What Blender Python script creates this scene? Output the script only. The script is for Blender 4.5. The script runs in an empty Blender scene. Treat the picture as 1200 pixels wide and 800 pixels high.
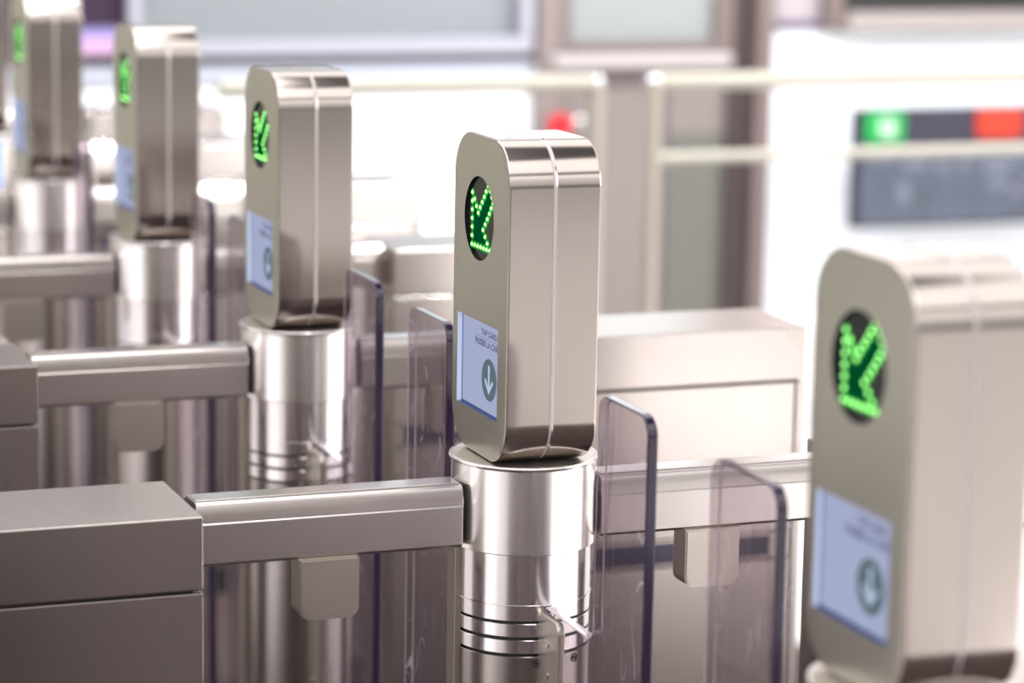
import bpy, bmesh, math
from mathutils import Matrix, Vector

C = bpy.context.scene.collection
PITCH = 0.8            # spacing of the gate rows along +Y
T = 1.0                # height of the post top above the floor

# ------------------------------------------------------------------ materials
def new_mat(name):
    m = bpy.data.materials.new(name)
    m.use_nodes = True
    nt = m.node_tree
    nt.nodes.clear()
    out = nt.nodes.new('ShaderNodeOutputMaterial')
    return m, nt, out

def principled(name, color, rough=0.5, metal=0.0, emis=None, estr=0.0, spec=0.5, coat=0.0):
    m, nt, out = new_mat(name)
    p = nt.nodes.new('ShaderNodeBsdfPrincipled')
    p.inputs['Base Color'].default_value = (*color, 1)
    p.inputs['Roughness'].default_value = rough
    p.inputs['Metallic'].default_value = metal
    p.inputs['Specular IOR Level'].default_value = spec
    p.inputs['Coat Weight'].default_value = coat
    if emis:
        p.inputs['Emission Color'].default_value = (*emis, 1)
        p.inputs['Emission Strength'].default_value = estr
    nt.links.new(p.outputs[0], out.inputs[0])
    return m

def steel(name, color, rough, scale, bump=0.02, rvar=0.06, cvar=0.06, blotch=0.10, aniso=0.0, wobble=0.0):
    """brushed stainless steel: fine stretched grain over soft blotches"""
    m, nt, out = new_mat(name)
    N, L = nt.nodes.new, nt.links.new
    p = N('ShaderNodeBsdfPrincipled')
    p.inputs['Metallic'].default_value = 1.0
    tc = N('ShaderNodeTexCoord')
    mp = N('ShaderNodeMapping'); mp.inputs['Scale'].default_value = scale
    L(tc.outputs['Object'], mp.inputs[0])
    n1 = N('ShaderNodeTexNoise'); n1.inputs['Scale'].default_value = 1.0
    n1.inputs['Detail'].default_value = 3.0
    L(mp.outputs[0], n1.inputs['Vector'])
    n2 = N('ShaderNodeTexNoise'); n2.inputs['Scale'].default_value = 6.0
    n2.inputs['Detail'].default_value = 1.0
    L(tc.outputs['Object'], n2.inputs['Vector'])
    r = N('ShaderNodeMapRange')
    r.inputs['To Min'].default_value = max(0.03, rough - rvar)
    r.inputs['To Max'].default_value = rough + rvar
    L(n2.outputs[0], r.inputs[0]); L(r.outputs[0], p.inputs['Roughness'])
    add = N('ShaderNodeMath'); add.operation = 'MULTIPLY_ADD'
    L(n1.outputs[0], add.inputs[0]); add.inputs[1].default_value = cvar * 2
    add.inputs[2].default_value = 1.0 - cvar - blotch
    add2 = N('ShaderNodeMath'); add2.operation = 'MULTIPLY_ADD'
    L(n2.outputs[0], add2.inputs[0]); add2.inputs[1].default_value = blotch * 2
    L(add.outputs[0], add2.inputs[2])
    mul = N('ShaderNodeMix'); mul.data_type = 'RGBA'; mul.blend_type = 'MULTIPLY'
    mul.inputs[0].default_value = 1.0
    mul.inputs[6].default_value = (*color, 1)
    L(add2.outputs[0], mul.inputs[7]); L(mul.outputs[2], p.inputs['Base Color'])
    b = N('ShaderNodeBump'); b.inputs['Strength'].default_value = bump
    b.inputs['Distance'].default_value = 0.001
    L(n1.outputs[0], b.inputs['Height'])
    if wobble:
        b2 = N('ShaderNodeBump'); b2.inputs['Strength'].default_value = wobble
        b2.inputs['Distance'].default_value = 0.01
        n3 = N('ShaderNodeTexNoise'); n3.inputs['Scale'].default_value = 6.0
        L(tc.outputs['Object'], n3.inputs['Vector'])
        L(n3.outputs[0], b2.inputs['Height']); L(b2.outputs[0], b.inputs['Normal'])
    if bump or wobble:
        L(b.outputs[0], p.inputs['Normal'])
    if aniso:
        p.inputs['Anisotropic'].default_value = aniso
        tg = N('ShaderNodeTangent'); tg.direction_type = 'RADIAL'; tg.axis = 'Z'
        L(tg.outputs[0], p.inputs['Tangent'])
    L(p.outputs[0], out.inputs[0])
    return m

def glass_face(name):
    """scratched tinted acrylic: see-through tint, weak mirror, haze and hairline scratches"""
    m, nt, out = new_mat(name)
    N, L = nt.nodes.new, nt.links.new
    tr = N('ShaderNodeBsdfTransparent'); tr.inputs[0].default_value = (0.745, 0.70, 0.72, 1)
    gl = N('ShaderNodeBsdfGlossy'); gl.inputs['Roughness'].default_value = 0.03
    gl.inputs['Color'].default_value = (0.9, 0.88, 0.95, 1)
    lw = N('ShaderNodeLayerWeight'); lw.inputs['Blend'].default_value = 0.5
    pw = N('ShaderNodeMath'); pw.operation = 'POWER'; pw.inputs[1].default_value = 5.0
    L(lw.outputs['Facing'], pw.inputs[0])
    fr = N('ShaderNodeMath'); fr.operation = 'MULTIPLY_ADD'; fr.inputs[1].default_value = 0.45; fr.inputs[2].default_value = 0.03
    L(pw.outputs[0], fr.inputs[0])
    mx = N('ShaderNodeMixShader')
    L(fr.outputs[0], mx.inputs[0]); L(tr.outputs[0], mx.inputs[1]); L(gl.outputs[0], mx.inputs[2])
    df = N('ShaderNodeBsdfDiffuse'); df.inputs[0].default_value = (0.62, 0.58, 0.66, 1)
    # scratches: thin iso-lines of a warped noise, broken up by a second noise
    tc = N('ShaderNodeTexCoord')
    n = N('ShaderNodeTexNoise'); n.inputs['Scale'].default_value = 7.0
    n.inputs['Detail'].default_value = 0.5
    L(tc.outputs['Object'], n.inputs['Vector'])
    a = N('ShaderNodeMath'); a.operation = 'MULTIPLY'; a.inputs[1].default_value = 9.0
    L(n.outputs[0], a.inputs[0])
    f = N('ShaderNodeMath'); f.operation = 'PINGPONG'; f.inputs[1].default_value = 0.5
    L(a.outputs[0], f.inputs[0])
    lt = N('ShaderNodeMath'); lt.operation = 'LESS_THAN'; lt.inputs[1].default_value = 0.014
    L(f.outputs[0], lt.inputs[0])
    n2 = N('ShaderNodeTexNoise'); n2.inputs['Scale'].default_value = 18.0
    L(tc.outputs['Object'], n2.inputs['Vector'])
    gt = N('ShaderNodeMath'); gt.operation = 'GREATER_THAN'; gt.inputs[1].default_value = 0.55
    L(n2.outputs[0], gt.inputs[0])
    ml = N('ShaderNodeMath'); ml.operation = 'MULTIPLY'
    L(lt.outputs[0], ml.inputs[0]); L(gt.outputs[0], ml.inputs[1])
    fac = N('ShaderNodeMath'); fac.operation = 'MULTIPLY_ADD'
    L(ml.outputs[0], fac.inputs[0]); fac.inputs[1].default_value = 0.34
    fac.inputs[2].default_value = 0.025
    mx2 = N('ShaderNodeMixShader')
    L(fac.outputs[0], mx2.inputs[0]); L(mx.outputs[0], mx2.inputs[1]); L(df.outputs[0], mx2.inputs[2])
    L(mx2.outputs[0], out.inputs[0])
    return m

def emit(name, color, strength):
    return principled(name, (0.0, 0.0, 0.0), 0.5, 0, color, strength, spec=0.0)

SC = (0.56, 0.505, 0.465)
M = dict(
    head=steel('head_steel', SC, 0.15, (40, 110, 5), 0.0, 0.03, 0.03, 0.04),
    head_front=steel('head_front_steel', (0.56, 0.55, 0.49), 0.33, (40, 110, 5), 0.0, 0.03, 0.03, 0.06),
    seam=principled('seam_grey', (0.62, 0.58, 0.62), 0.45, 0.3),
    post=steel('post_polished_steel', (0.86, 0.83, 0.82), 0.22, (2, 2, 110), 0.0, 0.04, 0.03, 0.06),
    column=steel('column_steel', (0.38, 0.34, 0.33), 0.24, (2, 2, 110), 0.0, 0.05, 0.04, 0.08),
    collar=steel('collar_steel', (0.72, 0.68, 0.69), 0.16, (2, 2, 110), 0.0, 0.05, 0.04, 0.07),
    groove=principled('groove_black', (0.015, 0.012, 0.014), 0.6),
    rail=steel('rail_steel', (0.62, 0.575, 0.55), 0.28, (3, 110, 110), 0.0, 0.02, 0.015, 0.03),
    rail_top=steel('rail_top_steel', (0.60, 0.57, 0.56), 0.20, (3, 110, 110), 0.0, 0.04, 0.02, 0.08),
    cab=steel('cabinet_steel', (0.50, 0.455, 0.43), 0.27, (3, 110, 110), 0.0, 0.02, 0.015, 0.03),
    tab=steel('sensor_box_steel', (0.60, 0.55, 0.50), 0.34, (3, 110, 110), 0.0, 0.04, 0.02, 0.08),
    strip=principled('sensor_strip_dark', (0.035, 0.03, 0.06), 0.12, 0, coat=0.5),
    gap=principled('gap_dark', (0.02, 0.016, 0.016), 0.7),
    glass=glass_face('tinted_pane'),
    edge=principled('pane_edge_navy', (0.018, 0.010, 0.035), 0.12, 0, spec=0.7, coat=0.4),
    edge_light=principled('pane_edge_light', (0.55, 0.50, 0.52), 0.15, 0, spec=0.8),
    disc=principled('display_glass', (0.010, 0.012, 0.012), 0.12, 0, spec=0.15),
    led=emit('led_green_core', (0.33, 0.9, 0.24), 3.3),
    led_halo=emit('led_green_halo', (0.04, 0.52, 0.06), 1.1),
    led_fill=emit('led_green_haze', (0.0, 0.17, 0.05), 0.40),
    screen=emit('screen_backlight', (0.48, 0.53, 0.76), 0.78),
    recess=principled('screen_recess_lit_blue', (0.40, 0.46, 0.60), 0.3, 0, (0.62, 0.69, 0.92), 0.5),  # screen's glow on this recess wall put in as emission
    recess_dark=principled('screen_recess_shadow', (0.03, 0.05, 0.14), 0.3, 0, (0.05, 0.10, 0.3), 0.2),  # other walls and inner lines, their shade put into the colour
    text=emit('screen_text_grey', (0.16, 0.18, 0.30), 0.75),
    icon=emit('screen_icon_grey', (0.14, 0.20, 0.23), 0.8),
    icon_arrow=emit('screen_icon_arrow', (0.58, 0.68, 0.88), 0.85),
    screw=principled('screw_steel', (0.55, 0.53, 0.52), 0.25, 1.0),
    tube=principled('railing_tube_metal', (0.40, 0.385, 0.33), 0.5, 0.6),
    tube_post=principled('railing_post_metal', (0.42, 0.38, 0.32), 0.42, 0.7),
    knob=principled('railing_knob_chrome', (0.60, 0.59, 0.60), 0.2, 0.9),
)

# ------------------------------------------------------------------ mesh helpers
def add_box(bm, x0, x1, y0, y1, z0, z1, bev=0.0, seg=2):
    vs = [bm.verts.new((x, y, z)) for x in (x0, x1) for y in (y0, y1) for z in (z0, z1)]
    idx = [(0, 1, 3, 2), (4, 6, 7, 5), (0, 4, 5, 1), (2, 3, 7, 6), (0, 2, 6, 4), (1, 5, 7, 3)]
    fs = [bm.faces.new([vs[i] for i in f]) for f in idx]
    if bev:
        es = list({e for f in fs for e in f.edges})
        bmesh.ops.bevel(bm, geom=es, offset=bev, segments=seg, affect='EDGES', profile=0.5)
    return fs

def add_prism_x(bm, prof, x0, x1, bev=0.0):
    """extrude a closed (y, z) outline along X"""
    a = [bm.verts.new((x0, y, z)) for y, z in prof]
    b = [bm.verts.new((x1, y, z)) for y, z in prof]
    n = len(prof)
    f0 = bm.faces.new(a); f1 = bm.faces.new(list(reversed(b)))
    for i in range(n):
        j = (i + 1) % n
        bm.faces.new((a[j], a[i], b[i], b[j]))
    if bev:
        es = list(f0.edges) + list(f1.edges)
        bmesh.ops.bevel(bm, geom=es, offset=bev, segments=2, affect='EDGES', profile=0.5)

def add_lathe(bm, prof, seg=72, cx=0.0, cy=0.0):
    """revolve (r, z) pairs round the Z axis"""
    rings = []
    for r, z in prof:
        if r < 1e-6:
            rings.append([bm.verts.new((cx, cy, z))])
        else:
            rings.append([bm.verts.new((cx + r * math.cos(2 * math.pi * i / seg), cy + r * math.sin(2 * math.pi * i / seg), z)) for i in range(seg)])
    for A, B in zip(rings, rings[1:]):
        for i in range(seg):
            j = (i + 1) % seg
            if len(A) == 1 and len(B) == 1: continue
            if len(A) == 1: bm.faces.new((A[0], B[i], B[j]))
            elif len(B) == 1: bm.faces.new((A[j], A[i], B[0]))
            else: bm.faces.new((A[i], B[i], B[j], A[j]))

def add_disc_x(bm, x, cy, cz, r, seg=24, thick=0.0, flip=-1):
    """disc facing -X, optionally a short puck"""
    ring = [bm.verts.new((x, cy + r * math.cos(2 * math.pi * i / seg), cz + r * math.sin(2 * math.pi * i / seg))) for i in range(seg)]
    bm.faces.new(list(reversed(ring)))
    if thick:
        back = [bm.verts.new((x + thick, v.co.y, v.co.z)) for v in ring]
        for i in range(seg):
            j = (i + 1) % seg
            bm.faces.new((ring[i], ring[j], back[j], back[i]))

def link(name, bm, mat, parent=None, smooth=True, angle=35):
    bmesh.ops.recalc_face_normals(bm, faces=bm.faces[:])
    me = bpy.data.meshes.new(name)
    bm.to_mesh(me); bm.free()
    mats = mat if isinstance(mat, (list, tuple)) else [mat]
    for m in mats: me.materials.append(m)
    if smooth:
        me.shade_smooth()
        me.set_sharp_from_angle(angle=math.radians(angle))
    o = bpy.data.objects.new(name, me)
    C.objects.link(o)
    if smooth:
        wn = o.modifiers.new('weighted_normals', 'WEIGHTED_NORMAL')
        wn.mode = 'FACE_AREA'; wn.weight = 90; wn.keep_sharp = True
    if parent: o.parent = parent
    return o

def boxobj(name, dims, mat, parent=None, bev=0.0):
    bm = bmesh.new(); add_box(bm, *dims, bev=bev)
    return link(name, bm, mat, parent)

def thing(name, label, cat, loc=(0, 0, 0), group=None):
    o = bpy.data.objects.new(name, None)
    o.empty_display_size = 0.05
    C.objects.link(o)
    o.location = loc
    tag(o, label, cat, group)
    return o

def tag(o, label, cat, group=None):
    o['label'] = label; o['category'] = cat
    if group: o['group'] = group
    return o

def struct(o):
    o['kind'] = 'structure'
    return o

def dup(root, loc, label):
    r = root.copy(); C.objects.link(r); r.location = loc; r['label'] = label
    for ch in list(root.children):
        c = ch.copy(); C.objects.link(c); c.parent = r
        for g in list(ch.children):
            d = g.copy(); C.objects.link(d); d.parent = c
    return r

def text_mesh(name, body, size, width, mat, parent, y_center, z_base, x):
    """lettering lying on a face that looks toward -X, read from +Y to -Y"""
    cu = bpy.data.curves.new(name, 'FONT')
    cu.body = body; cu.size = size; cu.align_x = 'CENTER'; cu.resolution_u = 3; cu.offset = size * 0.040
    tmp = bpy.data.objects.new(name + '_tmp', cu)
    C.objects.link(tmp)
    bpy.context.view_layer.update()
    me = bpy.data.meshes.new_from_object(tmp.evaluated_get(bpy.context.evaluated_depsgraph_get()))
    bpy.data.objects.remove(tmp)
    xs = [v.co.x for v in me.vertices]
    k = width / (max(xs) - min(xs)); mid = (max(xs) + min(xs)) / 2
    for v in me.vertices:
        u, w = (v.co.x - mid) * k, v.co.y
        v.co = (x, y_center - u, z_base + w)
    me.materials.clear(); me.materials.append(mat)
    o = bpy.data.objects.new(name, me); C.objects.link(o); o.parent = parent
    return o

# ------------------------------------------------------------------ card reader head
HA, HB, HH, HR = 0.0978, 0.1603, 0.3271, 0.0455      # depth along X, width along Y, height, corner radius
FC = 0.005                                            # centre of the display and the screen on the face

def outline(inset=0.0, n=14):
    b, h0, h1, r = HB / 2 - inset, inset, HH - inset, max(0.004, HR - inset)
    pts = []
    for cy, cz, a0 in ((b - r, h1 - r, 0), (-b + r, h1 - r, 90), (-b + r, h0 + r, 180), (b - r, h0 + r, 270)):
        for i in range(n):
            a = math.radians(a0 + 90 * i / (n - 1))
            pts.append((cy + r * math.cos(a), cz + r * math.sin(a)))
    return pts

def loft(bm, secs):
    rings = [[bm.verts.new((x, y, z)) for y, z in outline(ins)] for x, ins in secs]
    for A, B in zip(rings, rings[1:]):
        n = len(A)
        for i in range(n):
            j = (i + 1) % n
            bm.faces.new((A[i], A[j], B[j], B[i]))
    return rings

SCR = (-0.0548, 0.0640, 0.0440, 0.1380)     # y0, y1, z0, z1 of the screen opening
DC = (FC, 0.2423, 0.0428)                   # display opening

def make_reader(label):
    t = thing('card_reader', label, 'card reader')
    xf = -HA / 2
    # front shell with two real openings in its face
    bm = bmesh.new()
    rings = loft(bm, [(xf, 0.0022), (xf + 0.0007, 0.0007), (xf + 0.0022, 0.0), (-0.0022, 0.0), (-0.0009, 0.0012)])
    bm.faces.new(rings[-1])
    outer = rings[0]
    y0, y1, z0, z1 = SCR
    rect = [bm.verts.new((xf, y, z)) for y, z in ((y0, z0), (y1, z0), (y1, z1), (y0, z1))]
    circ = [bm.verts.new((xf, DC[0] + DC[2] * math.cos(2 * math.pi * i / 48), DC[1] + DC[2] * math.sin(2 * math.pi * i / 48))) for i in range(48)]
    es = []
    for loop in (outer, rect, circ):
        for i in range(len(loop)):
            a, b = loop[i], loop[(i + 1) % len(loop)]
            e = bm.edges.get((a, b)) or bm.edges.new((a, b))
            es.append(e)
    res = bmesh.ops.triangle_fill(bm, edges=es, use_beauty=True)
    for f in res['geom']:
        if isinstance(f, bmesh.types.BMFace): f.material_index = 1
    link('front_shell', bm, [M['head'], M['head_front']], t)
    bm = bmesh.new()
    rings = loft(bm, [(0.0009, 0.0012), (0.0022, 0.0), (-xf - 0.0022, 0.0), (-xf - 0.0007, 0.0007), (-xf, 0.0022)])
    bm.faces.new(rings[0]); bm.faces.new(rings[-1])
    link('back_shell', bm, M['head'], t)
    bm = bmesh.new()
    loft(bm, [(-0.0016, 0.0011), (0.0016, 0.0011)])
    link('seam_strip', bm, M['seam'], t)
    # recessed round display with its dotted arrow
    bm = bmesh.new()
    r, d = DC[2], 0.003
    a = [bm.verts.new((xf, DC[0] + r * math.cos(2 * math.pi * i / 48), DC[1] + r * math.sin(2 * math.pi * i / 48))) for i in range(48)]
    b = [bm.verts.new((xf + d, v.co.y, v.co.z)) for v in a]
    for i in range(48):
        j = (i + 1) % 48
        bm.faces.new((a[i], a[j], b[j], b[i]))
    bm.faces.new(b)
    disp = link('arrow_display', bm, M['disc'], t)
    g = 0.0087
    pts = []
    yl, zb = 0.0308, 0.2130
    for i in range(7): pts.append((yl, zb + i * g * 1.015))             # upright of the arrow head
    for i in range(1, 7): pts.append((yl - i * 0.0086, zb))              # foot of the arrow head
    pts += [(-0.0140, 0.2192), (-0.0074, 0.2252), (-0.0012, 0.2314), (-0.0075, 0.2378), (-0.0135, 0.2440), (-0.0192, 0.2503),
            (-0.0240, 0.2563), (-0.0292, 0.2620), (-0.0255, 0.2672), (-0.0203, 0.2730), (-0.0150, 0.2777), (-0.0090, 0.2714),
            (-0.0040, 0.2654), (0.0018, 0.2594), (0.0076, 0.2532), (0.0132, 0.2469), (0.0187, 0.2532), (0.0242, 0.2597)]
    bm = bmesh.new()
    for y, z in pts: add_disc_x(bm, xf + d - 0.0016, y, z, 0.00165, 14, 0.0012)
    link('led_arrow', bm, M['led'], disp)
    bm = bmesh.new()
    for y, z in pts: add_disc_x(bm, xf + d - 0.0004, y, z, 0.0040, 18)  # glow round each dot drawn as green emissive discs
    link('led_halo', bm, M['led_halo'], disp)
    bm = bmesh.new()
    poly = [(yl, zb), (yl - 6 * .0086, zb), (-0.0012, 0.2314), (-0.0292, 0.2620), (-0.0150, 0.2777), (0.0132, 0.2469), (yl, zb + 6 * g)]
    bm.faces.new([bm.verts.new((xf + d - 0.0002, y, z)) for y, z in poly])  # faint green glow inside the arrow drawn as an emissive sheet
    link('led_haze', bm, M['led_fill'], disp)
    # recessed screen: back plate, four recess walls, lettering, icon
    d = 0.0055
    bm = bmesh.new()
    bm.faces.new([bm.verts.new((xf + d, y, z)) for y, z in ((y0, z0), (y1, z0), (y1, z1), (y0, z1))])
    scr = link('screen', bm, M['screen'], t)
    bm = bmesh.new()
    c = [((y0, z0), (y1, z0), 1), ((y1, z0), (y1, z1), 0), ((y1, z1), (y0, z1), 1), ((y0, z1), (y0, z0), 1)]
    for (ya, za), (yb, zb2), mi in c:
        f = bm.faces.new([bm.verts.new(v) for v in ((xf, ya, za), (xf, yb, zb2), (xf + d, yb, zb2), (xf + d, ya, za))])
        f.material_index = mi
    # painted dark shade line where the left wall meets the glass
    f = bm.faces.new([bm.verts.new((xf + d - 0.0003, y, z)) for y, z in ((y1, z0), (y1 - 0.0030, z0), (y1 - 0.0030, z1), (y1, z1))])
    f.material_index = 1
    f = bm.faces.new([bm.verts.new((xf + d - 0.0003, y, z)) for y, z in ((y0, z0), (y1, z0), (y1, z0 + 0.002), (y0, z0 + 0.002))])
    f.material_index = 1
    link('screen_bezel', bm, [M['recess'], M['recess_dark']], scr)
    xs = xf + d - 0.0004
    text_mesh('screen_text', 'TAP CARD', 0.0083, 0.046, M['text'], scr, -0.0166, 0.1238, xs)
    text_mesh('screen_text', 'PASSER LA CARTE', 0.0090, 0.076, M['text'], scr, -0.0142, 0.1122, xs)
    bm = bmesh.new()
    add_box(bm, xs, xs + 0.0002, -0.054, 0.026, 0.1205, 0.1209)
    link('screen_rule', bm, M['text'], scr)
    bm = bmesh.new(); add_disc_x(bm, xs, -0.0178, 0.0800, 0.0217, 40)
    link('screen_icon', bm, M['icon'], scr)
    bm = bmesh.new()
    cy, cz = -0.0178, 0.0800
    ar = [(-.0024, .0150), (-.0024, -.0065), (-.0098, .0010), (-.0126, -.0020), (0, -.0150), (.0126, -.0020), (.0098, .0010), (.0024, -.0065), (.0024, .0150)]
    bm.faces.new([bm.verts.new((xs - 0.0003, cy + a, cz + b)) for a, b in ar])
    link('icon_arrow', bm, M['icon_arrow'], scr)
    return t

# ------------------------------------------------------------------ gate post
def make_post(label):
    t = thing('gate_post', label, 'post')
    R, RC = 0.0745, 0.0715
    zt = T - 0.0005
    bm = bmesh.new()
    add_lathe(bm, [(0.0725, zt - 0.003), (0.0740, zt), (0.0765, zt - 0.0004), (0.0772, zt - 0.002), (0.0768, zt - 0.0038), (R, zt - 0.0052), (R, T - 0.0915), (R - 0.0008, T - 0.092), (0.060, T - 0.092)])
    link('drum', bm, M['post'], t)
    bm = bmesh.new(); add_lathe(bm, [(0, zt - 0.0002), (0.0735, zt - 0.0002), (0.0735, zt - 0.004)])
    link('top_plate', bm, M['tab'], t)
    bm = bmesh.new()
    add_lathe(bm, [(0.060, T - 0.0905), (RC - 0.0004, T - 0.0925), (RC, T - 0.093), (RC, T - 0.1443), (RC + 0.0010, T - 0.1447), (RC + 0.0010, T - 0.1455), (RC, T - 0.146), (RC, T - 0.1608), (RC - 0.0006, T - 0.1612), (0.06, T - 0.1612)])
    link('collar', bm, M['collar'], t)
    for a, b in ((0.1640, 0.1780), (0.1812, 0.1955)):
        bm = bmesh.new()
        add_lathe(bm, [(0.06, T - a), (RC - 0.0005, T - a), (RC, T - a - 0.0005), (RC, T - b + 0.0005), (RC - 0.0005, T - b), (0.06, T - b)])
        link('collar_ring', bm, M['collar'], t)
    bm = bmesh.new()
    add_lathe(bm, [(0.0675, T - 0.155), (0.0675, T - 0.205)])
    link('groove_core', bm, M['groove'], t)
    bm = bmesh.new()
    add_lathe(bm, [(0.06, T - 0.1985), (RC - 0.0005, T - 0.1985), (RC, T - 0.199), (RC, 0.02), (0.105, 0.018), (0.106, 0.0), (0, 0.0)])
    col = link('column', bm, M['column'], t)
    # socket screws round the column
    for deg in (-97, -60, 150):
        bm = bmesh.new()
        a = math.radians(deg)
        n = Vector((math.cos(a), math.sin(a), 0))
        m4 = Matrix.Translation(n * (RC + 0.0002) + Vector((0, 0, T - 0.2055))) @ n.to_track_quat('Z', 'Y').to_matrix().to_4x4()
        for r0, r1, h in ((0.0034, 0.0046, 0.0006), (0.0, 0.0018, 0.0006)):
            b2 = bmesh.new()
            add_lathe(b2, [(r0, 0), (r0, h), (r1, h), (r1, 0)] if r0 else [(0, h), (r1, h), (r1, 0)], 20)
            b2.transform(m4)
            me = bpy.data.meshes.new('tmp'); b2.to_mesh(me); b2.free()
            bm.from_mesh(me); bpy.data.meshes.remove(me)
        link('screw', bm, M['groove'], col)
    # upright cover strip on the passenger side
    bm = bmesh.new()
    add_box(bm, -0.0772, -0.0700, -0.012, 0.012, 0.03, T - 0.0935, 0.001)
    link('cover_strip', bm, M['tab'], t)
    return t

def make_bracket(parent, y_in, y_out):
    """clamp plate that holds a pane to the post, in the plane of the pane"""
    s = -1 if y_out < 0 else 1
    bm = bmesh.new()
    top, bot, r = T - 0.150, 0.06, 0.012
    a, b = s * abs(y_in), s * abs(y_out)
    prof = [(a, bot), (b, bot)]
    prof += [(b - s * r + s * r * math.cos(math.radians(t)), top - r + r * math.sin(math.radians(t))) for t in (0, 22, 45, 67, 90)]
    prof += [(a + s * r - s * r * math.sin(math.radians(t)), top - r + r * math.cos(math.radians(t))) for t in (0, 22, 45, 67, 90)]
    add_prism_x(bm, prof, -0.0085, -0.0005, 0.0012)
    br = link('clamp_bracket', bm, M['tab'], parent)
    for z in (0.027, 0.060, 0.30, 0.60):
        bm = bmesh.new()
        add_disc_x(bm, -0.0097, (a + b) / 2, top - z, 0.0042, 18, 0.0014)
        link('bracket_screw', bm, M['screw'], br)
    return br

# ------------------------------------------------------------------ swinging pane
def make_pane(label, k, y_arm, y_in, y_out, ztop, group):
    """L-shaped pane in the plane x = 0..0.010; low arm from the post, tall leaf at its end"""
    t = thing('glass_gate_panel', label, 'gate panel', (0, k * PITCH, 0), group)
    s = -1 if y_out < 0 else 1
    zt, za, zb = T + ztop, T - 0.146, 0.10
    A, I, O = abs(y_arm), abs(y_in), abs(y_out)
    def arc(cx, cz, r, a0, a1, n=7):
        return [(cx + r * math.cos(math.radians(a0 + (a1 - a0) * i / (n - 1))), cz + r * math.sin(math.radians(a0 + (a1 - a0) * i / (n - 1)))) for i in range(n)]
    r = 0.020
    pr = [(A, zb)] + arc(O - r, zb + r, r, -90, 0) + arc(O - r, zt - r, r, 0, 90) + arc(I + r, zt - r, r, 90, 180) \
        + arc(I - 0.014, za + 0.014, 0.014, 0, -90) + [(A, za)]
    pr = [(s * u, z) for u, z in pr]
    bm = bmesh.new()
    f0 = bm.faces.new([bm.verts.new((0.0, y, z)) for y, z in pr])
    f1 = bm.faces.new([bm.verts.new((0.010, y, z)) for y, z in pr])
    n = len(pr)
    bmesh.ops.triangulate(bm, faces=[f0, f1])
    link('pane', bm, M['glass'], t, smooth=False)
    # polished rim of the sheet: navy where the sheet ends, pale along the inner side
    bm = bmesh.new()
    e = 0.0004
    secs = [(-e, 0.0012), (0.0012, 0.0), (0.0088, 0.0), (0.010 + e, 0.0012)]
    V = Vector
    def nrm(i):
        p, q = V(pr[i - 1]), V(pr[(i + 1) % n])
        d = (q - p).normalized()
        return V((d.y, -d.x)) * (s)
    rings = []
    for x, ins in secs:
        rings.append([bm.verts.new((x, pr[i][0] - nrm(i).x * (ins - e), pr[i][1] - nrm(i).y * (ins - e))) for i in range(n)])
    for Ra, Rb in zip(rings, rings[1:]):
        for i in range(n):
            j = (i + 1) % n
            f = bm.faces.new((Ra[i], Ra[j], Rb[j], Rb[i]))
            mid = Ra is rings[1]
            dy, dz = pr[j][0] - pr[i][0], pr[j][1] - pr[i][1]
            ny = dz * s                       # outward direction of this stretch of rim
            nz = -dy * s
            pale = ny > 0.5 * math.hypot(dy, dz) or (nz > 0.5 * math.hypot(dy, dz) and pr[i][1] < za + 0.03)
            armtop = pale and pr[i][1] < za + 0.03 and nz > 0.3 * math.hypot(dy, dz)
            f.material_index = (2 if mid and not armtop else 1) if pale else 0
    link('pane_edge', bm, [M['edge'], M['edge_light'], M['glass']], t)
    return t

# ------------------------------------------------------------------ guide rail between cabinet and post
def make_rail(label, side):
    """side -1: passenger side, +1: far side; the origin lies on the post axis"""
    t = thing('guide_rail', label, 'rail')
    x0, x1 = (-0.351, -0.0735) if side < 0 else (0.0775, 0.362)
    prof = [(-0.027, -0.0888), (0.027, -0.0888), (0.030, -0.0855), (0.030, -0.048), (0.0285, -0.034), (0.010, -0.0245), (-0.0215, -0.0245),
            (-0.0242, -0.0252), (-0.0264, -0.0268), (-0.0278, -0.0298), (-0.0284, -0.0370), (-0.0288, -0.0455), (-0.0297, -0.0463), (-0.0300, -0.0472), (-0.0300, -0.0855)]
    bm = bmesh.new()
    add_prism_x(bm, [(y, T + z) for y, z in prof], x0, x1, 0.0012)
    link('rail_body', bm, M['rail'], t, angle=25)
    bm = bmesh.new()
    add_box(bm, x0 + 0.001, x1 - 0.002, -0.0225, 0.0065, T - 0.0248, T - 0.0228, 0.0008)
    link('top_strip', bm, M['rail_top'], t)
    # sensor box hanging under the rail, rounded at its lower corners
    c = -0.2165 if side < 0 else 0.2030
    w, zt, zb, r = 0.031, T - 0.0880, T - 0.1505, 0.012
    pr = [(c - w, zt), (c + w, zt)]
    pr += [(c + w - r + r * math.cos(math.radians(-q)), zb + r - r * math.sin(math.radians(q))) for q in (0, 22, 45, 67, 90)]
    pr += [(c - w + r - r * math.sin(math.radians(q)), zb + r - r * math.cos(math.radians(q))) for q in (0, 22, 45, 67, 90)]
    bm = bmesh.new()
    a = [bm.verts.new((x, -0.0365, z)) for x, z in pr]
    b = [bm.verts.new((x, -0.005, z)) for x, z in pr]
    f0 = bm.faces.new(a); bm.faces.new(list(reversed(b)))
    n = len(pr)
    for i in range(n):
        j = (i + 1) % n
        bm.faces.new((a[i], b[i], b[j], a[j]))
    bmesh.ops.bevel(bm, geom=list(f0.edges), offset=0.0015, segments=2, affect='EDGES')
    link('sensor_box', bm, M['tab'], t)
    return t

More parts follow.
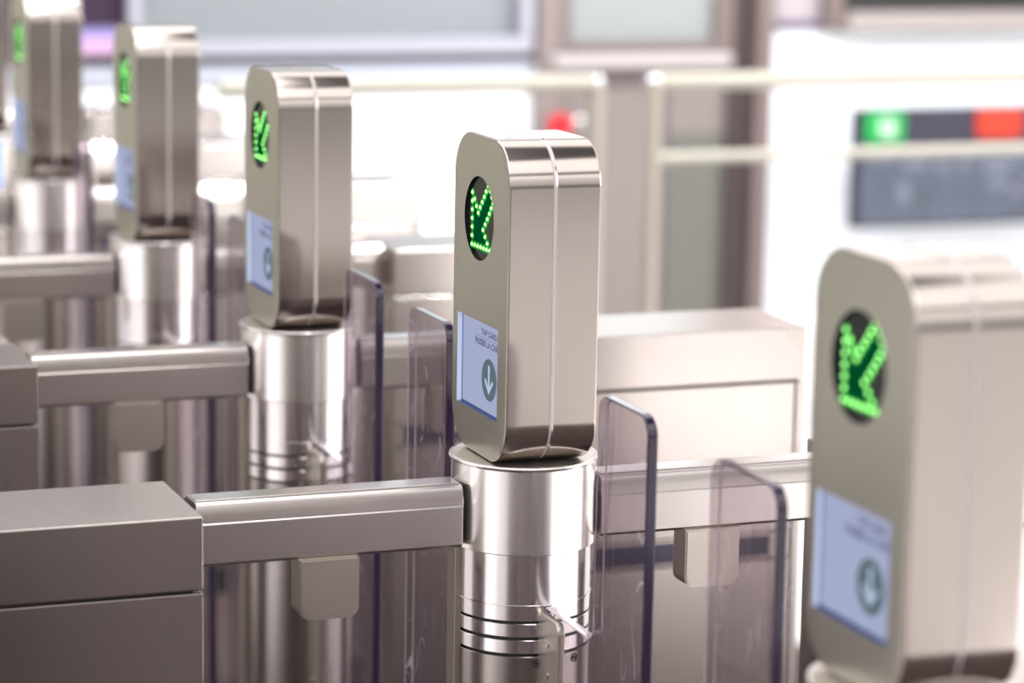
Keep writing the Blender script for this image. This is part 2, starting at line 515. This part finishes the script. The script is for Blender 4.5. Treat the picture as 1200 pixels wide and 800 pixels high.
# ------------------------------------------------------------------ end cabinet
def make_cabinet(label, side):
    t = thing('gate_cabinet', label, 'cabinet')
    xi, xo = (-0.357, -0.690) if side < 0 else (0.368, 0.690)
    x0, x1 = min(xi, xo), max(xi, xo)
    W = 0.0795
    bm = bmesh.new()
    add_box(bm, x0, x1, -W, W, T - 0.0975, T - 0.025, 0.0016)
    link('cabinet_cap', bm, M['cab'], t)
    # carcass behind the doors
    bm = bmesh.new()
    add_box(bm, x0 + 0.010, x1 - 0.010, -W + 0.006, W - 0.006, 0.0, T - 0.0985)
    link('carcass', bm, M['gap'], t)
    xe = (x1 - 0.012) if side > 0 else (x0 + 0.012)
    a, b = (x0, xe - 0.003) if side > 0 else (xe + 0.003, x1)
    for s in (-1, 1):
        lo, hi = (-W, -W + 0.008) if s < 0 else (W - 0.008, W)
        bm = bmesh.new(); add_box(bm, a, b, lo, hi, T - 0.3070, T - 0.1005, 0.0014)
        link('upper_panel', bm, M['cab'], t)
        bm = bmesh.new(); add_box(bm, a, b, lo, hi, 0.06, T - 0.3460, 0.0025)
        link('lower_panel', bm, M['cab'], t)
        # dark sensor window in the strip between the panels
        bm = bmesh.new(); add_box(bm, a, b, lo + (0.002 if s < 0 else 0), hi - (0.002 if s > 0 else 0), T - 0.3440, T - 0.3085, 0.0008)
        sp = link('sensor_strip', bm, M['cab'], t)
        y0, y1 = (lo + 0.0012, lo + 0.003) if s < 0 else (hi - 0.003, hi - 0.0012)
        bm = bmesh.new(); add_box(bm, a + 0.02, b - 0.03, y0, y1, T - 0.3405, T - 0.3125)
        link('sensor_window', bm, M['strip'], sp)
        bm = bmesh.new(); add_box(bm, min(xe, xo), max(xe, xo), lo, hi, 0.06, T - 0.1005, 0.001)
        link('corner_strip', bm, M['cab'], t)
    for xq, x2 in ((x0, x0 + 0.008), (x1 - 0.008, x1)):
        bm = bmesh.new(); add_box(bm, xq, x2, -W + 0.009, W - 0.009, 0.06, T - 0.1005, 0.001)
        link('end_panel', bm, M['cab'], t)
    bm = bmesh.new(); add_box(bm, x0 + 0.006, x1 - 0.006, -W + 0.004, W - 0.004, 0.0, 0.058)
    link('plinth', bm, M['gap'], t)
    return t

# ------------------------------------------------------------------ the rows of gates
def rowy(k):
    return k * PITCH if k <= 4 else {5: 3.93, 6: 4.62}[k]
DX = {0: -0.0027, 1: 0.0, 2: -0.004, 3: 0.0046, 4: -0.0043, 5: 0.0}
DY = {0: -0.023, 1: 0.0, 2: 0.0006, 3: 0.0, 4: -0.0024, 5: 0.0}

reader_labels = {
    1: 'brushed steel card reader in sharp focus at centre, green dotted arrow and lit screen',
    0: 'large blurred steel card reader cut off by the right edge of the photo',
    2: 'brushed steel card reader directly behind the sharp central one, third from the left',
    3: 'blurred steel card reader, second from the left, with narrow green arrow',
    4: 'blurred steel card reader at the far left, its top cut by the photo edge',
    5: 'sliver of a blurred steel card reader cut by the left photo edge'}
first = None
for k in (1, 0, 2, 3, 4, 5):
    loc = (DX[k], rowy(k) + DY[k], T)
    if first is None:
        first = make_reader(reader_labels[k]); first.location = loc
        first['group'] = 'card readers on the gate posts'
    else:
        dup(first, loc, reader_labels[k])

post_labels = {
    1: 'polished round steel post with grooved rings under the sharp central card reader',
    0: 'round steel post barely showing under the large card reader at the right edge',
    2: 'polished round steel post under the third card reader from the left',
    3: 'blurred round steel post under the second card reader from the left',
    4: 'blurred round steel post under the card reader at the far left',
    5: 'sliver of a steel post with a blue label, on the left photo edge'}
first = None
for k in (1, 0, 2, 3, 4, 5):
    loc = (0.002 + DX[k], rowy(k) + DY[k], 0)
    if first is None:
        first = make_post(post_labels[k]); first.location = loc
        make_bracket(first, -0.0700, -0.126)
        make_bracket(first, 0.0700, 0.128)
        first['group'] = 'gate posts in a receding row'
    else:
        last = dup(first, loc, post_labels[k])
# blue label wrapped round the post at the left edge
bm = bmesh.new()
R_ = 0.0752
cols = [[bm.verts.new((R_ * math.cos(math.radians(a)), R_ * math.sin(math.radians(a)), z)) for z in (T - 0.105, T - 0.008)] for a in range(-150, -63, 6)]
for A, B in zip(cols, cols[1:]):
    bm.faces.new((A[0], B[0], B[1], A[1]))
link('blue_label', bm, principled('label_blue', (0.01, 0.17, 0.60), 0.45), last)['label'] = 'bright blue label'

PG = 'tinted glass gate panels'
make_pane('tinted gate panel with navy edge just right of the central post', 1, -0.075, -0.2005, -0.3205, 0.0995, PG)
make_pane('out-of-focus violet tinted gate panel left of the large right-hand card reader', 0, 0.078, 0.2100, 0.3420, 0.0945, PG)
make_pane('small tinted gate panel with scratched face right of the third post from the left', 2, -0.075, -0.1890, -0.3140, 0.0990, PG)
make_pane('pale scratched gate panel immediately left of the sharp central card reader', 1, 0.075, 0.2340, 0.3660, 0.0925, PG)
make_pane('narrow tinted gate panel right of the second post from the left', 3, -0.075, -0.2340, -0.3380, 0.0965, PG)
make_pane('blurred narrow gate panel right of the far left post', 4, -0.075, -0.1980, -0.3130, 0.0930, PG)
make_pane('tinted gate panel mostly hidden behind the third card reader from the left', 2, 0.075, 0.2340, 0.3660, 0.0925, PG)

railL = {
    0: 'nearest steel guide rail, left of the large right-hand reader, below the photo edge',
    1: 'steel guide rail from the lower left cabinet to the central post',
    2: 'steel guide rail left of the third post, behind the nearest left rail',
    3: 'blurred steel guide rail left of the second post from the left',
    4: 'blurred steel guide rail stub left of the far left post'}
railR = {
    1: 'steel guide rail running right of the central post, behind two glass panels',
    2: 'steel guide rail right of the third post, behind a scratched glass panel',
    3: 'blurred steel guide rail right of the second post from the left',
    4: 'blurred steel guide rail right of the far left post',
    5: 'very blurred guide rail above and behind the far left post',
    6: 'very blurred farthest guide rail between the two leftmost card readers'}
for side, labs in ((-1, railL), (1, railR)):
    first = None
    for k in sorted(labs):
        loc = (DX.get(k, 0.0), rowy(k) + DY.get(k, 0.0), 0)
        if first is None:
            first = make_rail(labs[k], side); first.location = loc
            first['group'] = 'guide rails of the gate rows'
        else:
            dup(first, loc, labs[k])

cabL = {
    0: 'nearest steel gate cabinet, in front of the lower left one, below the photo edge',
    1: 'large dark steel gate cabinet filling the lower left corner',
    2: 'dark steel gate cabinet corner at the left edge above the lower left one'}
cabR = {
    1: 'steel gate cabinet hidden behind the large card reader at right edge',
    2: 'bright steel gate cabinet with wide cap between central and right card readers',
    3: 'overexposed steel gate cabinet left of the central card reader, behind glass panel',
    4: 'blurred grey steel gate cabinet beyond the third card reader, farther back than the overexposed one',
    5: 'blurred bright gate cabinet behind the third card reader from the left',
    6: 'farthest blurred gate cabinet, where the railing begins'}
for side, labs in ((-1, cabL), (1, cabR)):
    first = None
    for k in sorted(labs):
        loc = (0, rowy(k), 0)
        if first is None:
            first = make_cabinet(labs[k], side); first.location = loc
            first['group'] = 'steel gate cabinets'
        else:
            dup(first, loc, labs[k])

# ------------------------------------------------------------------ the hall behind
def noise_mat(name, c0, c1, scale, rough, metal=0.0, spec=0.5):
    m, nt, out = new_mat(name)
    N, L = nt.nodes.new, nt.links.new
    p = N('ShaderNodeBsdfPrincipled')
    p.inputs['Roughness'].default_value = rough; p.inputs['Metallic'].default_value = metal
    p.inputs['Specular IOR Level'].default_value = spec
    tc = N('ShaderNodeTexCoord'); n = N('ShaderNodeTexNoise')
    n.inputs['Scale'].default_value = scale; n.inputs['Detail'].default_value = 5
    L(tc.outputs['Object'], n.inputs['Vector'])
    mx = N('ShaderNodeMix'); mx.data_type = 'RGBA'
    mx.inputs[6].default_value = (*c0, 1); mx.inputs[7].default_value = (*c1, 1)
    L(n.outputs[0], mx.inputs[0]); L(mx.outputs[2], p.inputs['Base Color'])
    L(p.outputs[0], out.inputs[0])
    return m

def floor_mat():
    """pale polished stone added for bright reflections, dark strip to keep the gate line dim"""
    m, nt, out = new_mat('floor_stone')
    N, L = nt.nodes.new, nt.links.new
    p = N('ShaderNodeBsdfPrincipled')
    tc = N('ShaderNodeTexCoord'); sp = N('ShaderNodeSeparateXYZ'); L(tc.outputs['Object'], sp.inputs[0])
    ad = N('ShaderNodeMath'); ad.operation = 'ADD'; ad.inputs[1].default_value = 0.25; L(sp.outputs[0], ad.inputs[0])
    ab = N('ShaderNodeMath'); ab.operation = 'ABSOLUTE'; L(ad.outputs[0], ab.inputs[0])
    mr = N('ShaderNodeMapRange'); mr.inputs['From Min'].default_value = 1.75; mr.inputs['From Max'].default_value = 1.80  # dark strip and pale sides made up for what the steel reflects
    L(ab.outputs[0], mr.inputs[0])
    rr = N('ShaderNodeMapRange'); rr.inputs['To Min'].default_value = 0.6; rr.inputs['To Max'].default_value = 0.22
    L(mr.outputs[0], rr.inputs[0]); L(rr.outputs[0], p.inputs['Roughness'])
    sr = N('ShaderNodeMapRange'); sr.inputs['To Min'].default_value = 0.15; sr.inputs['To Max'].default_value = 0.5
    L(mr.outputs[0], sr.inputs[0]); L(sr.outputs[0], p.inputs['Specular IOR Level'])
    n = N('ShaderNodeTexNoise'); n.inputs['Scale'].default_value = 9.0; n.inputs['Detail'].default_value = 5
    L(tc.outputs['Object'], n.inputs['Vector'])
    d = N('ShaderNodeMix'); d.data_type = 'RGBA'
    d.inputs[6].default_value = (0.045, 0.030, 0.031, 1); d.inputs[7].default_value = (0.085, 0.060, 0.058, 1)
    q = N('ShaderNodeMix'); q.data_type = 'RGBA'
    q.inputs[6].default_value = (0.62, 0.59, 0.58, 1); q.inputs[7].default_value = (0.78, 0.75, 0.74, 1)
    L(n.outputs[0], d.inputs[0]); L(n.outputs[0], q.inputs[0])
    mx = N('ShaderNodeMix'); mx.data_type = 'RGBA'
    L(mr.outputs[0], mx.inputs[0]); L(d.outputs[2], mx.inputs[6]); L(q.outputs[2], mx.inputs[7])
    L(mx.outputs[2], p.inputs['Base Color']); L(p.outputs[0], out.inputs[0])
    return m
m_floor = floor_mat()
m_white = principled('wall_white_paint', (0.93, 0.94, 0.96), 0.6)
m_white2 = principled('wall_white_cool', (0.86, 0.91, 0.95), 0.6)
m_pane = principled('frosted_window_glass', (0.20, 0.22, 0.235), 0.5)
m_frame = principled('window_frame_pale', (0.36, 0.36, 0.42), 0.4)
m_darkline = principled('window_sill_dark_gap', (0.05, 0.04, 0.05), 0.6)  # dark gap strip below the window frame
m_band = principled('spandrel_blue_white', (0.40, 0.43, 0.51), 0.5)
m_brown = principled('door_frame_brown', (0.155, 0.115, 0.11), 0.45)
m_taupe = principled('door_panel_taupe', (0.205, 0.170, 0.165), 0.5)
m_taupe2 = principled('door_panel_green_grey', (0.125, 0.122, 0.108), 0.5)
m_dkbrown = principled('column_dark_brown', (0.05, 0.034, 0.036), 0.5)
m_dkwin = principled('dark_window_purple', (0.030, 0.012, 0.035), 0.35)
m_black = principled('black_trim', (0.008, 0.01, 0.009), 0.5)
m_sill = principled('sill_bright', (0.42, 0.38, 0.38), 0.4)

WY = 6.6
struct(boxobj('floor', (-9, 12, -9, 8.4, -0.05, 0.0), m_floor))
# far wall: white lower wall left of the door, white wall right of it
struct(boxobj('wall_left_unseen', (-6.0, -0.12, WY, WY + 0.2, 0, 3.2), principled('wall_left_olive_grey', (0.33, 0.315, 0.265), 0.6)))  # unseen stretch, added in olive grey to darken the reader faces' reflections
struct(boxobj('wall_back', (-0.12, 2.2562, WY, WY + 0.2, 0, 0.9014), m_white))
struct(boxobj('wall_back_upper', (-0.12, 2.2562, WY + 0.04, WY + 0.2, 0.9014, 3.2), m_taupe2))
struct(boxobj('wall_right', (3.0724, 9.0, WY - 0.02, WY + 0.2, 0, 0.9975), m_white2))
struct(boxobj('wall_right_upper', (3.0724, 9.0, WY + 0.02, WY + 0.2, 0.9975, 3.2), principled('wall_upper_grey', (0.25, 0.22, 0.21), 0.5)))
struct(boxobj('trim_1', (-0.12, 2.2562, WY - 0.03, WY, 0.8517, 0.9014), m_band))

# long window on the left
w = struct(boxobj('window_1', (0.965, 2.2004, WY + 0.005, WY + 0.04, 0.9794, 2.6), m_pane))
bm = bmesh.new()
add_box(bm, 0.925, 2.2433, WY - 0.05, WY + 0.005, 0.9331, 0.9812, 0.006)
add_box(bm, 2.2004, 2.2433, WY - 0.05, WY + 0.005, 0.9812, 2.6, 0.006)
add_box(bm, 0.925, 0.965, WY - 0.05, WY + 0.005, 0.9812, 2.6, 0.006)
link('window_frame', bm, m_frame, w)
struct(boxobj('trim_2', (0.925, 2.2562, WY - 0.03, WY + 0.04, 0.9014, 0.9331), m_darkline))

# dark window further left with a violet-pink poster
w = struct(boxobj('window_2', (-0.12, 0.925, WY + 0.005, WY + 0.04, 0.9091, 2.6), m_dkwin))
def poster_mat():
    m, nt, out = new_mat('poster_violet_pink')
    N, L = nt.nodes.new, nt.links.new
    p = N('ShaderNodeBsdfPrincipled'); p.inputs['Roughness'].default_value = 0.6
    tc = N('ShaderNodeTexCoord'); sp = N('ShaderNodeSeparateXYZ'); L(tc.outputs['Generated'], sp.inputs[0])
    r = N('ShaderNodeValToRGB')
    e = r.color_ramp.elements
    e[0].position = 0.0; e[0].color = (0.55, 0.42, 0.50, 1)
    e[1].position = 1.0; e[1].color = (0.10, 0.08, 0.16, 1)
    q = e.new(0.45); q.color = (0.52, 0.28, 0.55, 1)
    q = e.new(0.75); q.color = (0.28, 0.26, 0.58, 1)
    L(sp.outputs[2], r.inputs[0]); L(r.outputs[0], p.inputs['Base Color'])
    L(p.outputs[0], out.inputs[0])
    return m
tag(boxobj('poster', (0.735, 0.905, WY - 0.03, WY + 0.004, 0.937, 1.025), poster_mat(), bev=0.012),
    'blurred violet and pink poster low on the dark window between two leftmost readers', 'poster')

# stainless door unit in the middle: column, frame, glazed upper panel, sill, lower panels
d = struct(boxobj('door_1', (2.2562, 2.9464, WY, WY + 0.15, 0, 3.2), m_taupe))
bm = bmesh.new()
add_box(bm, 2.2562, 2.329, WY - 0.06, WY, 0, 3.2, 0.004)
link('door_column', bm, m_taupe, d)
bm = bmesh.new()
add_box(bm, 2.329, 2.3693, WY - 0.05, WY, 0.9306, 2.6, 0.004)
add_box(bm, 2.8821, 2.9464, WY - 0.05, WY, 0.9306, 2.6, 0.004)
add_box(bm, 2.3693, 2.8821, WY - 0.05, WY, 0.9306, 0.9649, 0.004)
link('door_frame', bm, m_brown, d)
bm = bmesh.new(); add_box(bm, 2.3693, 2.8821, WY - 0.02, WY, 0.9649, 2.6)
link('door_glass', bm, principled('door_glass_pale', (0.24, 0.262, 0.262), 0.5), d)
bm = bmesh.new(); add_box(bm, 2.299, 2.9335, WY - 0.09, WY, 0.8834, 0.928, 0.012)
link('door_sill', bm, m_sill, d)
bm = bmesh.new(); add_box(bm, 2.7363, 2.9464, WY - 0.015, WY, 0, 0.6605)
link('lower_panel', bm, m_taupe2, d)
bm = bmesh.new(); add_box(bm, 2.7363, 2.9464, WY - 0.015, WY, 0.6605, 0.8765)
link('kick_panel', bm, m_taupe, d)
struct(boxobj('trim_3', (2.9464, 3.015, WY - 0.05, WY + 0.1, 0, 3.2), m_dkbrown))
struct(boxobj('trim_4', (3.015, 3.0724, WY - 0.10, WY + 0.1, 0, 3.2), m_brown))
# shelf line and dark screen above the right wall
struct(boxobj('trim_5', (3.3365, 9.0, WY - 0.12, WY + 0.02, 0.9975, 1.0592), principled('ledge_warm_grey', (0.30, 0.26, 0.25), 0.4), bev=0.01))
struct(boxobj('trim_6', (3.3537, 9.0, WY - 0.06, WY + 0.02, 1.0652, 1.6), m_black))
struct(boxobj('trim_7', (3.0879, 3.2765, WY - 0.04, WY + 0.02, 1.0009, 1.0249), principled('ledge_dark_violet', (0.10, 0.07, 0.13), 0.5)))
struct(boxobj('trim_8', (3.0879, 3.2765, WY - 0.02, WY + 0.02, 1.0249, 1.6), principled('panel_pale_grey', (0.38, 0.34, 0.36), 0.5)))
struct(boxobj('trim_9', (3.2765, 3.3365, WY - 0.08, WY + 0.02, 0.9975, 1.6), m_brown))

# red warning light on the door column
t = thing('warning_light', 'small glowing red lamp on the column above the central card reader', 'lamp', (2.329, WY - 0.06, 0.6991))
bm = bmesh.new(); add_box(bm, -0.036, 0.036, -0.03, 0.0, -0.030, 0.036, 0.012)
link('lamp_lens', bm, principled('red_lens', (0.25, 0.002, 0.006), 0.5, 0, (1.0, 0.005, 0.02), 0.75), t)
bm = bmesh.new(); bmesh.ops.create_uvsphere(bm, u_segments=16, v_segments=10, radius=0.024, matrix=Matrix.Translation((0.060, -0.02, 0.015)))
link('lamp_knob', bm, M['knob'], t)

# ------------------------------------------------------------------ railings
def tube(bm, p, q, r, seg=16):
    p, q = Vector(p), Vector(q)
    m4 = Matrix.Translation((p + q) / 2) @ (q - p).to_track_quat('Z', 'Y').to_matrix().to_4x4()
    bmesh.ops.create_cone(bm, cap_ends=True, segments=seg, radius1=r, radius2=r, depth=(q - p).length, matrix=m4)

RY = 4.80
def railing(label, x0, x1, post_at, lower, zr=1.0):
    t = thing('railing', label, 'railing', (0, RY, 0), 'metal railings behind the gates')
    bm = bmesh.new(); tube(bm, (x0, 0, zr), (x1, 0, zr), 0.0235); link('top_rail', bm, M['tube'], t)
    if lower:
        bm = bmesh.new(); tube(bm, (x0, 0, 0.802), (x1, 0, 0.802), 0.0155); link('lower_rail', bm, M['tube'], t)
    for xp in post_at:
        bm = bmesh.new(); tube(bm, (xp, 0, 0.0), (xp, 0, zr), 0.0225)
        po = link('railing_post', bm, M['tube_post'], t)
        bm = bmesh.new(); bmesh.ops.create_uvsphere(bm, u_segments=18, v_segments=12, radius=0.0245, matrix=Matrix.Translation((xp, 0, zr)))
        link('post_cap', bm, M['knob'], po)
    return t
railing('pale metal railing behind the central card reader, ending left of the door', 0.74, 1.735, (1.735,), False)
railing('pale two-bar metal railing in front of the display panel and white wall', 1.895, 4.2, (1.895, 3.5), True)

# ------------------------------------------------------------------ dark display panel with green and red signs
t = thing('display_panel', 'dark blurred display panel with green and red lit signs on the white wall', 'display panel', (3.281, 6.3, 0.0))
bm = bmesh.new(); add_box(bm, 0, 0.9794, 0.0, 0.05, 0.3608, 0.757, 0.010)
link('panel_body', bm, principled('panel_dark_slate', (0.018, 0.018, 0.036), 0.4), t)
bm = bmesh.new(); add_box(bm, 0.0178, 0.9616, -0.004, 0.0, 0.3786, 0.6234)
link('lower_screen', bm, noise_mat('panel_screen_slate', (0.022, 0.026, 0.045), (0.10, 0.12, 0.16), 7.0, 0.4), t)
bm = bmesh.new(); add_box(bm, 0.0321, 0.171, -0.010, 0.0, 0.6457, 0.7481, 0.012)
g = link('green_sign', bm, principled('sign_green', (0.0, 0.25, 0.05), 0.4, 0, (0.0, 0.36, 0.07), 0.6), t)
bm = bmesh.new()
add_box(bm, 0.0757, 0.1336, -0.014, -0.010, 0.6662, 0.7303, 0.018)
link('sign_figure', bm, principled('sign_white', (0.45, 0.62, 0.48), 0.4, 0, (0.5, 0.8, 0.58), 0.12), g)
bm = bmesh.new(); add_box(bm, 0.447, 0.6188, -0.010, 0.0, 0.6546, 0.7525, 0.014)
link('red_sign', bm, principled('sign_red', (0.1, 0.006, 0.003), 0.6, 0, (1.0, 0.065, 0.02), 0.9), t)
for x, z, w_, h in ((0.0534, 0.5834, 0.089, 0.049), (0.1781, 0.5566, 0.089, 0.0312), (0.3027, 0.5477, 0.0445, 0.0356), (0.3918, 0.5522, 0.0356, 0.0401),
                   (0.4808, 0.5388, 0.0979, 0.0445), (0.4452, 0.5878, 0.0445, 0.0356), (0.5876, 0.5789, 0.0445, 0.0445), (0.1603, 0.4453, 0.0445, 0.0623), (0.4986, 0.4854, 0.1157, 0.0267), (0.5876, 0.4542, 0.0445, 0.0623)):
    bm = bmesh.new(); add_box(bm, x, x + w_, -0.007, -0.004, z, z + h, 0.001)
    link('panel_mark', bm, principled('panel_mark_grey', (0.14, 0.155, 0.20), 0.4), t)

# ------------------------------------------------------------------ light
wd = bpy.data.worlds.new('World'); bpy.context.scene.world = wd
wd.use_nodes = True
nt = wd.node_tree; nt.nodes.clear()
N, L = nt.nodes.new, nt.links.new
out = N('ShaderNodeOutputWorld'); bg = N('ShaderNodeBackground'); L(bg.outputs[0], out.inputs[0])
tc = N('ShaderNodeTexCoord'); sp = N('ShaderNodeSeparateXYZ'); L(tc.outputs['Generated'], sp.inputs[0])
neg = N('ShaderNodeMath'); neg.operation = 'MULTIPLY'; neg.inputs[1].default_value = -1; L(sp.outputs[1], neg.inputs[0])
# signed angle: 0 = -Y (behind the camera), +90 = +X, -90 = -X, +-180 = +Y ; mapped to 0..1
az = N('ShaderNodeMath'); az.operation = 'ARCTAN2'; L(sp.outputs[0], az.inputs[0]); L(neg.outputs[0], az.inputs[1])
a01 = N('ShaderNodeMapRange'); a01.inputs['From Min'].default_value = -math.pi; a01.inputs['From Max'].default_value = math.pi
L(az.outputs[0], a01.inputs[0])
ra = N('ShaderNodeValToRGB'); L(a01.outputs[0], ra.inputs[0])
def deg(a): return (a + 180) / 360
stops = [(-180, .55), (-125, .45), (-108, 1.9), (-98, 2.3), (-84, .8), (-76, 2.4), (-56, 2.2), (-47, .50), (-12, .45), (4, .70), (14, .55), (24, .5),
         (41, .55), (49, 2.6), (54, .9), (60, 2.4), (88, 2.2), (100, .7), (135, 1.2), (180, .55)]
e = ra.color_ramp.elements
while len(e) > 1: e.remove(e[0])
e[0].position = 0.0; v = stops[0][1]; e[0].color = (v * .4, v * .4, v * .4, 1)
for a, v in stops[1:]:
    q = e.new(deg(a)); q.color = (v * .4, v * .385, v * .38, 1)
# elevation ramp: 0..1 = straight down..straight up
rz = N('ShaderNodeMapRange'); rz.inputs['From Min'].default_value = -1; rz.inputs['From Max'].default_value = 1
L(sp.outputs[2], rz.inputs[0])
rc = N('ShaderNodeValToRGB'); L(rz.outputs[0], rc.inputs[0])   # weight of the drawn window band against the ceiling
e = rc.color_ramp.elements
e[0].position = 0.0; e[0].color = (1, 1, 1, 1)
e[1].position = 1.0; e[1].color = (0, 0, 0, 1)
for p_, v in ((0.60, 1), (0.68, 0.0)):
    q = e.new(p_); q.color = (v, v, v, 1)
cl = N('ShaderNodeValToRGB'); L(rz.outputs[0], cl.inputs[0])   # bright and dark ceiling bands drawn for the steel's reflections
e = cl.color_ramp.elements
e[0].position = 0.0; e[0].color = (0, 0, 0, 1)
e[1].position = 1.0; e[1].color = (.05, .045, .05, 1)
for p_, v in ((0.50, 0.0), (0.515, .36), (0.62, .50), (0.68, .9), (0.695, .9), (0.715, .08), (0.745, .08), (0.765, .9), (0.92, .9), (0.94, .03)):
    q = e.new(p_); q.color = (v, v * .985, v * .985, 1)
wm = N('ShaderNodeMix'); wm.data_type = 'RGBA'; wm.blend_type = 'MULTIPLY'; wm.inputs[0].default_value = 1.0
L(ra.outputs[0], wm.inputs[6]); L(rc.outputs[0], wm.inputs[7])
c2 = N('ShaderNodeMix'); c2.data_type = 'RGBA'; c2.blend_type = 'MULTIPLY'; c2.inputs[0].default_value = 1.0
L(cl.outputs[0], c2.inputs[6]); c2.inputs[7].default_value = (1.9, 1.86, 1.86, 1); c2.clamp_result = False
mx = N('ShaderNodeMix'); mx.data_type = 'RGBA'; mx.blend_type = 'LIGHTEN'; mx.inputs[0].default_value = 1.0
L(wm.outputs[2], mx.inputs[6]); L(c2.outputs[2], mx.inputs[7])
L(mx.outputs[2], bg.inputs['Color']); bg.inputs['Strength'].default_value = 1.1

def area(name, loc, rot, sx, sy, power, color=(1, 1, 1)):
    l = bpy.data.lights.new(name, 'AREA'); l.shape = 'RECTANGLE'; l.size = sx; l.size_y = sy
    l.energy = power; l.color = color
    o = bpy.data.objects.new(name, l); C.objects.link(o); o.location = loc; o.rotation_euler = rot
    return o
area('far_wall_fill', (2.5, 3.6, 3.4), (math.radians(52), 0, 0), 8.0, 0.6, 330, (1.0, 0.99, 1.0))  # added fill that brightens the white far wall
area('ceiling_light_near', (0.2, 0.6, 3.2), (0, 0, 0), 0.5, 5.0, 40, (1.0, 0.97, 0.96))
area('window_light_right', (8.0, -2.5, 2.2), (0, math.radians(68), 0), 3.0, 7.0, 420, (1.0, 0.99, 1.0))
area('window_light_left', (-7.0, 0.0, 2.2), (0, math.radians(-68), 0), 3.0, 6.0, 170, (1.0, 0.99, 1.0))

area('cabinet_top_fill', (3.0, 6.25, 2.25), (math.radians(-90 + 180), 0, 0), 2.2, 1.1, 45)  # added unseen light that whitens the right cabinet tops
def spot(name, loc, target, energy, size):
    l = bpy.data.lights.new(name, 'SPOT'); l.energy = energy; l.spot_size = math.radians(size); l.spot_blend = 0.6; l.shadow_soft_size = 0.2
    o = bpy.data.objects.new(name, l); C.objects.link(o); o.location = loc
    o.rotation_euler = (Vector(target) - Vector(loc)).to_track_quat('-Z', 'Y').to_euler()
spot('cabinet_fill_spot', (1.7, -0.8, 2.2), (0.62, 3.1, 0.9), 1500, 15)  # added narrow spot that brightens the right cabinet fronts
sl = bpy.data.lights.new('floor_glare_spot', 'SPOT'); sl.energy = 16000; sl.spot_size = math.radians(18); sl.spot_blend = 0.5; sl.shadow_soft_size = 0.15  # added spot: bright floor patch for the right cabinets to reflect
so = bpy.data.objects.new('floor_glare_spot', sl); C.objects.link(so); so.location = (2.30, -2.35, 4.0)

# ------------------------------------------------------------------ camera
cam = bpy.data.cameras.new('camera'); co = bpy.data.objects.new('camera', cam); C.objects.link(co)
R2 = (0.935013896500322, -0.35418884395331657, 0.017299600293030497)
U2 = (0.047471146485263946, 0.1733652034074342, 0.9837128628308537)
F = (0.351419270391736, 0.918963965053316, -0.1789126248503101)
m4 = Matrix.Identity(4)
for i in range(3):
    m4[i][0], m4[i][1], m4[i][2] = R2[i], U2[i], -F[i]
m4[0][3], m4[1][3], m4[2][3] = -1.0152364365228301, -1.8213304309204181, T + 0.6257415785179344
co.matrix_world = m4
cam.sensor_width = 36.0; cam.lens = 3277.7949 / 1200 * 36
cam.clip_start = 0.05; cam.clip_end = 100
cam.dof.use_dof = True; cam.dof.focus_distance = 2.90; cam.dof.aperture_fstop = 3.4
sc = bpy.context.scene
sc.camera = co
sc.view_settings.view_transform = 'Standard'
sc.view_settings.look = 'None'
sc.view_settings.exposure = 0.0
